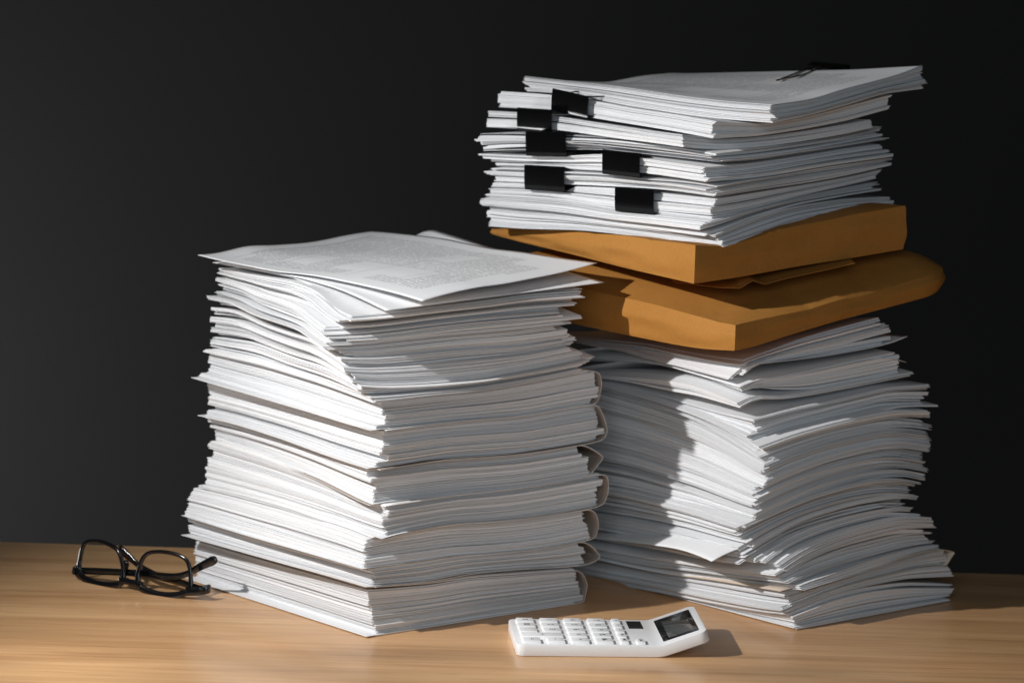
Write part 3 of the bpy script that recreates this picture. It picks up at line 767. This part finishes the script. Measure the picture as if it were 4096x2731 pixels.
Cb('bundle with a rounded right end gripped by the topmost front clip', (1957, 1966), (2848, 2858), (3545, 3560),
   [(1968, 364), (2073, 370), (2207, 380), (2359, 401), (2520, 432), (2743, 463), (2855, 481)], [(2862, 490), (3062, 500), (3241, 466), (3420, 417), (3575, 378)],
   [(1957, 427), (2207, 437), (2354, 470), (2520, 497), (2698, 526), (2846, 555)], [(2848, 553), (3018, 545), (3196, 519), (3375, 485), (3554, 436)], seed=58, jc=.0010, js=.0003, gapn=.08, cl=(8, 20), jrot=.05)
Cb('topmost bundle of the right pile, printed top sheet, right end flaring up', (2075, 2048), (3100, 3070), (3695, 3672),
   [(2046, 303), (2252, 327), (2430, 345), (2698, 387), (2884, 410), (3060, 423)], [(3060, 425), (3196, 408), (3263, 395), (3344, 366), (3509, 325), (3600, 300), (3670, 270)],
   [(2069, 365), (2207, 371), (2359, 394), (2520, 425), (2743, 459), (2900, 478), (3107, 492)], [(3107, 492), (3241, 465), (3420, 415), (3536, 377), (3695, 356)],
   seed=59, jc=.0016, gapn=.15, cl=(4, 14), top_print=True,
   LB=[(2048, 303), (2250, 326), (2417, 333), (2560, 306), (2765, 287), (3000, 284), (3196, 285)], RB=[(3672, 264), (3600, 268), (3420, 279), (3196, 285)])

# ------------------------------------------------------------------ binder clips
def tube(path, r, seg=8, closed=False):
    path = [np.array(p, float) for p in path]; n = len(path); V = []; F = []
    up = np.array([0, 0, 1.0]); prev = None
    for i, p in enumerate(path):
        a = path[(i-1) % n] if (closed or i > 0) else p; b = path[(i+1) % n] if (closed or i < n-1) else p
        t = b-a; t /= np.linalg.norm(t)+1e-12
        if prev is None:
            x = np.cross(t, up);
            if np.linalg.norm(x) < .1: x = np.cross(t, [1, 0, 0])
        else: x = prev-t*(prev@t)
        x /= np.linalg.norm(x); y = np.cross(t, x); prev = x
        rr = r[i] if hasattr(r, '__len__') else r
        for k in range(seg):
            c = 2*math.pi*k/seg; V.append(p+rr*(math.cos(c)*x+math.sin(c)*y))
    m = n if closed else n-1
    for i in range(m):
        for k in range(seg):
            a = i*seg+k; b = i*seg+(k+1) % seg; c = ((i+1) % n)*seg+(k+1) % seg; d = ((i+1) % n)*seg+k
            F.append((a, b, c, d))
    if not closed:
        F.append(tuple(range(seg-1, -1, -1))); F.append(tuple((n-1)*seg+k for k in range(seg)))
    me = bpy.data.meshes.new('tube'); me.from_pydata([tuple(v) for v in V], [], F)
    me.polygons.foreach_set('use_smooth', [True]*len(F)); me.update(); return me
def clip_body(Wd, Ht, Dp, th=.0004, nose=.15):
    """box-section spring: spine plate at local y=0 facing -y, two jaws converging towards +y"""
    prof = []
    for k in range(7):      # lower jaw from tip to spine
        s = k/6; prof.append((Dp*(1-s), -Ht/2*(nose+(1-nose)*s)))
    for k in range(1, 4): a = math.pi/2*k/4; prof.append((.0012-.0012*math.sin(a)-0, -Ht/2+.0012-.0012*math.cos(a)))
    for k in range(1, 6):
        z = -Ht/2+.0012+(Ht-.0024)*k/6; prof.append((-.0003*math.sin(math.pi*k/6), z))
    for k in range(1, 4): a = math.pi/2*k/4; prof.append((.0012-.0012*math.cos(a), Ht/2-.0012+.0012*math.sin(a)))
    for k in range(7):
        s = 1-k/6; prof.append((Dp*(1-s), Ht/2*(nose+(1-nose)*s)))
    prof[0] = (Dp, -Ht/2*nose); P = np.array(prof)
    d = np.gradient(P, axis=0); nrm = np.stack([-d[:, 1], d[:, 0]], 1); nrm /= np.linalg.norm(nrm, axis=1, keepdims=True)
    Q = P+nrm*th
    nx = 9; xs = np.linspace(-Wd/2, Wd/2, nx)
    def g(PP): return np.array([[(x, p[0], p[1]) for x in xs] for p in PP])
    A_, B_ = g(P), g(Q); t, b, s = grid_faces(len(P), nx, 0)
    me = mesh_np('clip', np.concatenate([A_.reshape(-1, 3), B_.reshape(-1, 3)]), np.concatenate([t, b, s]), smooth=np.ones(len(t)+len(b)+len(s), bool))
    me.set_sharp_from_angle(angle=R_(40)); return me
def handle_path(Wd, Dp, zoff, sgn, back=.0):
    w = Wd*.30
    pts = [(-w*.55, .0006, 0), (-w*.7, Dp*.5, 0), (-w, Dp*1.1, 0), (-w, Dp*1.7, 0), (-w*.8, Dp*1.95, 0), (0, Dp*2.02, 0), (w*.8, Dp*1.95, 0), (w, Dp*1.7, 0), (w, Dp*1.1, 0), (w*.7, Dp*.5, 0), (w*.55, .0006, 0)]
    return [(x, y, zoff+sgn*.0002) for x, y, z in pts]
def binder_clip(label, c0, c1, c2, c3, own, wire=M_WIREB, out=.007):
    """corner pixels of the spine plate: left-top, right-top, right-bottom, left-bottom; cy_face gives depth along the left face"""
    # depth: the face line of the stack, F + u*U
    fb, ft = PILE['C']['fps'][own]; F, U, V = [.5*(p+q) for p, q in zip(fb, ft)]
    def onface(px, py):
        # vertical plane through the left face, moved out a little
        n = np.array([V[0], V[1], 0]); n /= np.linalg.norm(n)
        p0 = np.array([F[0], F[1], .4])-n*out
        return on_plane(px, py, p0, n)
    q = [onface(*c) for c in (c0, c1, c2, c3)]
    ctr = sum(q)/4; Wd = np.linalg.norm((q[1]-q[0]+q[2]-q[3])/2); Ht = np.linalg.norm((q[0]-q[3]+q[1]-q[2])/2)
    ex = (q[1]-q[0]+q[2]-q[3]); ex /= np.linalg.norm(ex)
    ez = (q[0]-q[3]+q[1]-q[2]); ez -= ex*(ez@ex); ez /= np.linalg.norm(ez)
    ey = np.cross(ez, ex)
    root = thing('binder_clip', label, 'binder clip', tuple(ctr), 'black binder clips along the front of the stack')
    root.rotation_euler = Matrix((ex, ey, ez)).transposed().to_euler()
    def put(name, me, mat, par=root):
        o = bpy.data.objects.new(name, me); COL.objects.link(o); me.materials.append(mat); o.parent = par; return o
    put('clip_body', clip_body(Wd, Ht, .016, nose=.55), M_BLACK)
    for s in (-1, 1):
        put('handle', tube(handle_path(Wd, .016, s*(Ht*.5*.62+.0015), s), .0007), wire)
        # rolled sleeves the wire hinges in
        for xx in (-.28, .28):
            pass
    return root
binder_clip('large black binder clip with plain front, topmost of the front row', (2212, 360), (2357, 384), (2349, 480), (2204, 436), 7)
binder_clip('black binder clip second from the top, furthest to the left', (2074, 430), (2212, 445), (2204, 528), (2066, 524), 6)
binder_clip('black binder clip third from the top, directly below the leftmost one', (2103, 528), (2265, 532), (2265, 626), (2106, 622), 5)
binder_clip('black binder clip with a grey sheen, right-hand one of the pair at mid height', (2410, 600), (2562, 614), (2558, 711), (2411, 694), 4)
binder_clip('black binder clip with a grey sheen, left-hand one of the pair at mid height', (2094, 662), (2258, 668), (2258, 768), (2104, 756), 3)
binder_clip('lowest black binder clip, nearest the front corner of the stack', (2458, 750), (2614, 763), (2618, 858), (2464, 842), 2)
# the clip at the back of the topmost sheet, its wire handle reaching over the print
def back_clip():
    p = ground(3325, 274, .478); z0 = p[2]
    root = thing('binder_clip', 'binder clip at the far edge of the topmost sheet, wire handle lying on the print', 'binder clip', tuple(p))
    d = np.array([.72, .69, 0]);
    root.rotation_euler = (0, 0, math.atan2(-.55, .83))
    def put(name, me, mat):
        o = bpy.data.objects.new(name, me); COL.objects.link(o); me.materials.append(mat); o.parent = root; return o
    o = put('clip_body', clip_body(.040, .009, .012, nose=.5), M_BLACK); o.rotation_euler = (0, 0, math.pi)
    def on_sheet(px, py):
        (F, U, V), S = PILE['C']['St']; z = .47; M2 = np.linalg.inv(np.stack([U, V], 1))
        for _ in range(12):
            q = ground(px, py, z); uv = M2@(q[:2]-F); z = float(S(np.array(uv[0]), np.array(uv[1])))+.0022
        return ground(px, py, z)
    a = on_sheet(3108, 322)-p; b = on_sheet(3172, 310)-p; inv = Matrix.Rotation(-root.rotation_euler.z, 3, 'Z')
    L = lambda v: tuple(inv@Vector(v))
    s0 = Vector((-.006, .002, .003)); s1 = Vector((.008, .002, .003))
    A0, B0 = Vector(L(a)), Vector(L(b))
    path = [s0, s0.lerp(A0, .4)+Vector((0, 0, .002)), s0.lerp(A0, .85), A0, (A0+B0)/2+Vector((0, -.003, 0)), B0, s1.lerp(B0, .8), s1.lerp(B0, .4)+Vector((0, 0, .002)), s1]
    put('handle', tube([tuple(q) for q in path], .0010), M_WIRE)
back_clip()

# ================================================================== GLASSES
M_FRAME = simple('black_acetate', (.005, .005, .006), .16, 0, .5, coat=.3)
M_HINGE = simple('hinge_metal', (.03, .03, .03), .3, 1)
def lens_mat():
    m = bpy.data.materials.new('clear_lens'); m.use_nodes = True; nt = m.node_tree; nt.nodes.clear()
    o = nt.nodes.new('ShaderNodeOutputMaterial'); t = nt.nodes.new('ShaderNodeBsdfTransparent'); g = nt.nodes.new('ShaderNodeBsdfGlossy')
    t.inputs[0].default_value = (.95, .96, .96, 1); g.inputs['Roughness'].default_value = .02
    f = nt.nodes.new('ShaderNodeFresnel'); f.inputs[0].default_value = 1.25
    mx = nt.nodes.new('ShaderNodeMixShader'); nt.links.new(f.outputs[0], mx.inputs[0]); nt.links.new(t.outputs[0], mx.inputs[1]); nt.links.new(g.outputs[0], mx.inputs[2])
    nt.links.new(mx.outputs[0], o.inputs[0]); return m
M_LENS = lens_mat()
def ribbon(path, half_w, half_t, wdir, seg=12, closed=False, power=.6):
    """sweep of a rounded-rectangle section: half_w along wdir (made perpendicular), half_t across"""
    P = [np.array(p, float) for p in path]; n = len(P); V, F = [], []
    for i, p in enumerate(P):
        a = P[(i-1) % n] if (closed or i > 0) else p; b = P[(i+1) % n] if (closed or i < n-1) else p
        t = b-a; t /= np.linalg.norm(t)
        wd = np.array(wdir[i] if isinstance(wdir, list) else wdir, float); x = wd-t*(wd@t); x /= np.linalg.norm(x); y = np.cross(t, x)
        hw = half_w[i] if hasattr(half_w, '__len__') else half_w; ht = half_t[i] if hasattr(half_t, '__len__') else half_t
        for k in range(seg):
            c = 2*math.pi*k/seg; cx, cy_ = math.cos(c), math.sin(c)
            V.append(p+hw*np.sign(cx)*abs(cx)**power*x+ht*np.sign(cy_)*abs(cy_)**power*y)
    for i in range(n if closed else n-1):
        for k in range(seg): F.append((i*seg+k, i*seg+(k+1) % seg, ((i+1) % n)*seg+(k+1) % seg, ((i+1) % n)*seg+k))
    if not closed: F += [tuple(range(seg-1, -1, -1)), tuple((n-1)*seg+k for k in range(seg))]
    me = bpy.data.meshes.new('ribbon'); me.from_pydata([tuple(v) for v in V], [], F)
    me.polygons.foreach_set('use_smooth', [True]*len(F)); me.update(); return me
def spline(P, n, closed=False):
    P = np.array(P, float); m = len(P); out = []
    for i in range(m if closed else m-1):
        p0 = P[(i-1) % m] if (closed or i > 0) else P[i]; p1 = P[i]; p2 = P[(i+1) % m]; p3 = P[(i+2) % m] if (closed or i < m-2) else P[i+1]
        for k in range(n):
            t = k/n; out.append(.5*((2*p1)+(-p0+p2)*t+(2*p0-5*p1+4*p2-p3)*t*t+(-p0+3*p1-3*p2+p3)*t**3))
    if not closed: out.append(P[-1])
    return out
def glasses():
    g0, g1 = ground(292, 2323), ground(812, 2411)
    ex = (g1-g0)/np.linalg.norm(g1-g0); back = np.array([-ex[1], ex[0], 0])
    if back[1] < 0: back = -back
    tilt = R_(12); up = np.array([0, 0, 1])*math.cos(tilt)+back*math.sin(tilt); n = np.cross(ex, up); n /= np.linalg.norm(n)
    root = thing('eyeglasses', 'black-rimmed eyeglasses standing folded on the desk, left of the piles', 'glasses', tuple((g0+g1)/2))
    def pl(px, py, off=0): return on_plane(px, py, g0+back*off, n)
    def pv(px, py, off=0): return on_plane(px, py, g0+back*off, back)
    def wrap(p):    # front is slightly curved: ends swing back
        s = ((p-g0)@ex)/np.linalg.norm(g1-g0)-.5; return p+back*(.006*(2*s)**2)
    Lc = [(299, 2285), (302, 2258), (309, 2218), (318, 2188), (336, 2170), (368, 2165), (400, 2168), (440, 2182), (466, 2198), (481, 2226), (490, 2265), (493, 2308), (486, 2328), (464, 2339), (425, 2341), (380, 2336), (338, 2322), (310, 2305)]
    Rc = [(552, 2320), (553, 2290), (563, 2252), (576, 2226), (598, 2210), (636, 2206), (678, 2211), (718, 2224), (742, 2244), (753, 2280), (755, 2318), (753, 2350), (740, 2369), (704, 2380), (660, 2382), (615, 2373), (576, 2356), (557, 2340)]
    rims = []
    for pts, nm in ((Lc, 'l'), (Rc, 'r')):
        C = [wrap(pl(*p)) for p in pts]; S = spline(C, 5, True)
        zc = np.mean([c[2] for c in S]); zmin = min(c[2] for c in S)
        hw = [.0019+.0016*max(0, (zc-c[2])/(zc-zmin)) for c in S]
        rims.append((S, hw))
        ctr = sum(S)/len(S); inward = [ctr-c for c in S]
        me = ribbon(S, hw, [.0019]*len(S), inward, closed=True, power=.7)
        o = link('rim', me, M_FRAME, root)
        # lens: slightly domed disc filling the rim
        bm = bmesh.new(); inner = [bm.verts.new(tuple(c)) for c in S]
        mid = [bm.verts.new(tuple(ctr+(c-ctr)*.5-back*.0012)) for c in S]; cv = bm.verts.new(tuple(ctr-back*.0016))
        for i in range(len(S)):
            j = (i+1) % len(S); bm.faces.new((inner[i], inner[j], mid[j], mid[i])); bm.faces.new((mid[i], mid[j], cv))
        add_bm('lens', bm, M_LENS, root, smooth=True)
    # bridge, thick and low because the frame rests upside down on its brow
    br = spline([wrap(pl(*p)) for p in ((478, 2322), (500, 2322), (522, 2328), (545, 2332), (566, 2342))], 6)
    link('bridge', ribbon(br, [.0040-.0010*math.sin(math.pi*i/(len(br)-1)) for i in range(len(br))], .0022, up, power=.6), M_FRAME, root)
    for a, b in (((487, 2300), (506, 2262)), ((556, 2300), (562, 2268))):
        p = spline([wrap(pl(a[0], a[1]+14, .002)), wrap(pl(*a, .005)), wrap(pl(*b, .006)), wrap(pl(b[0]-4, b[1]-20, .003))], 5)
        link('nose_pad', ribbon(p, .0016, [.0006, *([.0022]*(len(p)-2)), .0006], ex), M_FRAME, root)
    # end pieces
    for pts in (((306, 2300), (297, 2292), (291, 2280)), ((738, 2366), (775, 2366), (811, 2361))):
        P = [wrap(pl(*q)) for q in pts]
        P.append(P[-1]+back*.004)
        link('end_piece', ribbon(spline(P, 4), .0042, .0019, up, power=.45), M_FRAME, root)
    # temples, folded behind the front, tips turned up
    T1 = [(293, 2278, .006), (320, 2281, .010), (450, 2286, .012), (560, 2292, .014), (655, 2303, .016), (712, 2303, .017), (755, 2290, .018), (805, 2263, .019), (866, 2234, .020)]
    T2 = [(812, 2358, .006), (770, 2344, .013), (700, 2322, .022), (640, 2306, .027), (585, 2280, .029), (550, 2256, .030), (515, 2225, .031), (474, 2190, .032)]
    for T in (T1, T2):
        P = spline([pv(*q) for q in T], 6); m = len(P)
        hw = [np.interp(i/(m-1), [0, .55, .75, .97, 1], [.0034, .0032, .0027, .0044, .0026]) for i in range(m)]
        ht = [np.interp(i/(m-1), [0, .8, .97, 1], [.0016, .0014, .0018, .0010]) for i in range(m)]
        link('temple', ribbon(P, hw, ht, (0, 0, 1), power=.6), M_FRAME, root)
    link('hinge', ribbon([pv(800, 2352, .004), pv(812, 2355, .008)], .003, .0012, (0, 0, 1)), M_HINGE, root)
    link('hinge', ribbon([pv(295, 2284, .004), pv(300, 2283, .009)], .003, .0012, (0, 0, 1)), M_HINGE, root)
glasses()

# ================================================================== CALCULATOR
M_CASE = simple('white_plastic', (.80, .805, .81), .42, 0, .4)
M_KEY = simple('key_plastic', (.83, .835, .84), .38, 0, .4)
M_INK = simple('grey_legend_ink', (.12, .125, .14), .6)
M_SOLAR = simple('dark_solar_cell', (.012, .012, .014), .25, 0, .4)
M_SCREEN = simple('dark_screen_bezel', (.012, .013, .015), .03, 0, .9)
M_LCD = simple('grey_green_lcd', (.085, .092, .09), .04, 0, .9, coat=1)
def calculator():
    o0 = ground(2066, 2624); az = R_(4.8)
    root = thing('calculator', 'small white desktop calculator with tilted dark screen in front of the piles', 'calculator', (float(o0[0]), float(o0[1]), 0))
    root.rotation_euler = (0, 0, az)
    TH = R_(19.5); XB = .121; LX, WY, HZ = .1715, .098, .0105; RB = .010
    def bend(x, y, z):
        if x <= XB-RB*0: pass
        s = x-XB
        if s <= 0: return Vector((x, y, z))
        arc = .012; k = min(s/arc, 1.0); th = TH*k
        # centre line turns upward over 'arc'
        if s < arc:
            r = arc/TH; cx = XB+r*math.sin(th); cz = r*(1-math.cos(th))
        else:
            r = arc/TH; cx = XB+r*math.sin(TH)+(s-arc)*math.cos(TH); cz = r*(1-math.cos(TH))+(s-arc)*math.sin(TH)
        return Vector((cx-math.sin(th)*z, y, cz+math.cos(th)*z))
    def rbox(x0, x1, y0, y1, z0, z1, r, bev=.0006, nx=1, taper=0, segs=5):
        bm = bmesh.new(); lay = []
        def outline(inset, z):
            pts = []
            xa, xb, ya, yb = x0+inset, x1-inset, y0+inset, y1-inset; rr = max(r-inset, .0002)
            for (cx, cy_, a0) in ((xb-rr, yb-rr, 0), (xa+rr, yb-rr, 90), (xa+rr, ya+rr, 180), (xb-rr, ya+rr, 270)):
                for k in range(segs+1):
                    a = R_(a0+90*k/segs); pts.append((cx+rr*math.cos(a), cy_+rr*math.sin(a)))
            # subdivide long runs so that the slab can bend
            out = []
            for i, p in enumerate(pts):
                q = pts[(i+1) % len(pts)]; m = 1
                for k in range(m): out.append((p[0]+(q[0]-p[0])*k/m, p[1]+(q[1]-p[1])*k/m))
            return [(*p, z) for p in out]
        rings = [outline(bev, z0), outline(bev*.3, z0+bev*.3), outline(0, z0+bev), outline(taper, z1-bev), outline(taper+bev*.3, z1-bev*.3), outline(taper+bev, z1)]
        vr = [[bm.verts.new(p) for p in ring] for ring in rings]
        n = len(vr[0])
        for a, b in zip(vr[:-1], vr[1:]):
            for i in range(n): bm.faces.new((a[i], a[(i+1) % n], b[(i+1) % n], b[i]))
        bm.faces.new(list(reversed(vr[0]))); bm.faces.new(vr[-1])
        if nx > 1:
            g = bm.faces[:]
            xs = np.arange(x0+.003, x1, .003)
            for x in xs:
                bmesh.ops.bisect_plane(bm, geom=bm.verts[:]+bm.edges[:]+bm.faces[:], plane_co=(float(x), 0, 0), plane_no=(1, 0, 0), dist=1e-6)
        for v in bm.verts: v.co = bend(*v.co)
        return bm
    def put(name, bm, mat, par=root, smooth=True):
        me = bpy.data.meshes.new(name); bm.normal_update(); bm.to_mesh(me); bm.free()
        me.polygons.foreach_set('use_smooth', [True]*len(me.polygons)); me.set_sharp_from_angle(angle=R_(35)); me.materials.append(mat)
        o = bpy.data.objects.new(name, me); COL.objects.link(o); o.parent = par; return o
    put('case', rbox(0, LX, 0, WY, .0002, HZ, .007, .0009, nx=2), M_CASE)
    rows = [.0035+.0183*k for k in range(5)]   # near to far
    rh = .0158
    def key(x0, w, y0, h, txt, size=.0075):
        k = put('key', rbox(x0, x0+w, y0, y0+h, HZ-.0003, HZ+.0026, .0012, .0005, taper=.0009, segs=3), M_KEY)
        if not txt: return
        c = bpy.data.curves.new('legend', 'FONT'); c.body = txt; c.size = size; c.extrude = .00004; c.align_x = 'CENTER'; c.align_y = 'CENTER'; c.offset = .00012
        t = bpy.data.objects.new('legend', c); COL.objects.link(t)
        me = bpy.data.meshes.new_from_object(t); bpy.data.objects.remove(t)
        me.name = 'legend'; me.materials.append(M_INK)
        o = bpy.data.objects.new('legend', me); COL.objects.link(o); o.parent = k
        p = bend(x0+w/2, y0+h/2, HZ+.00264); o.location = p; o.rotation_euler = (0, 0, -math.pi/2)
    cols = [.0055+.0211*k for k in range(4)]; kw = .0166
    leg = [['=', '-', '÷', 'M-'], [None, None, '×', '%'], ['.', '3', '6', '9'], ['00', '2', '5', '8'], ['0', '1', '4', '7']]
    for r, y in enumerate(rows):
        for c, x in enumerate(cols):
            if r == 1 and c < 2: continue
            key(x, kw, y, rh, leg[r][c])
        key(.0905, .0085, y, rh, ['MRC', 'M+', '√', '▸', '▸'][r] if r > 0 else 'MRC', .0036 if r < 3 else .0055)
    key(cols[0], cols[1]+kw-cols[0], rows[1], rh, '+')
    key(.1045, .0088, rows[0], rh*.86, 'C/AC', .0036)
    put('solar_cell', rbox(.1045, .1175, .064, .0925, HZ-.001, HZ+.00015, .0006, .00005), M_SOLAR)
    s = put('screen', rbox(.1325, .1655, .0105, .0875, HZ-.0005, HZ+.00035, .0015, .0001, segs=3), M_SCREEN)
    put('display', rbox(.1385, .1610, .017, .076, HZ-.0002, HZ+.0004, .0004, .00001, segs=1), M_LCD, s)
calculator()
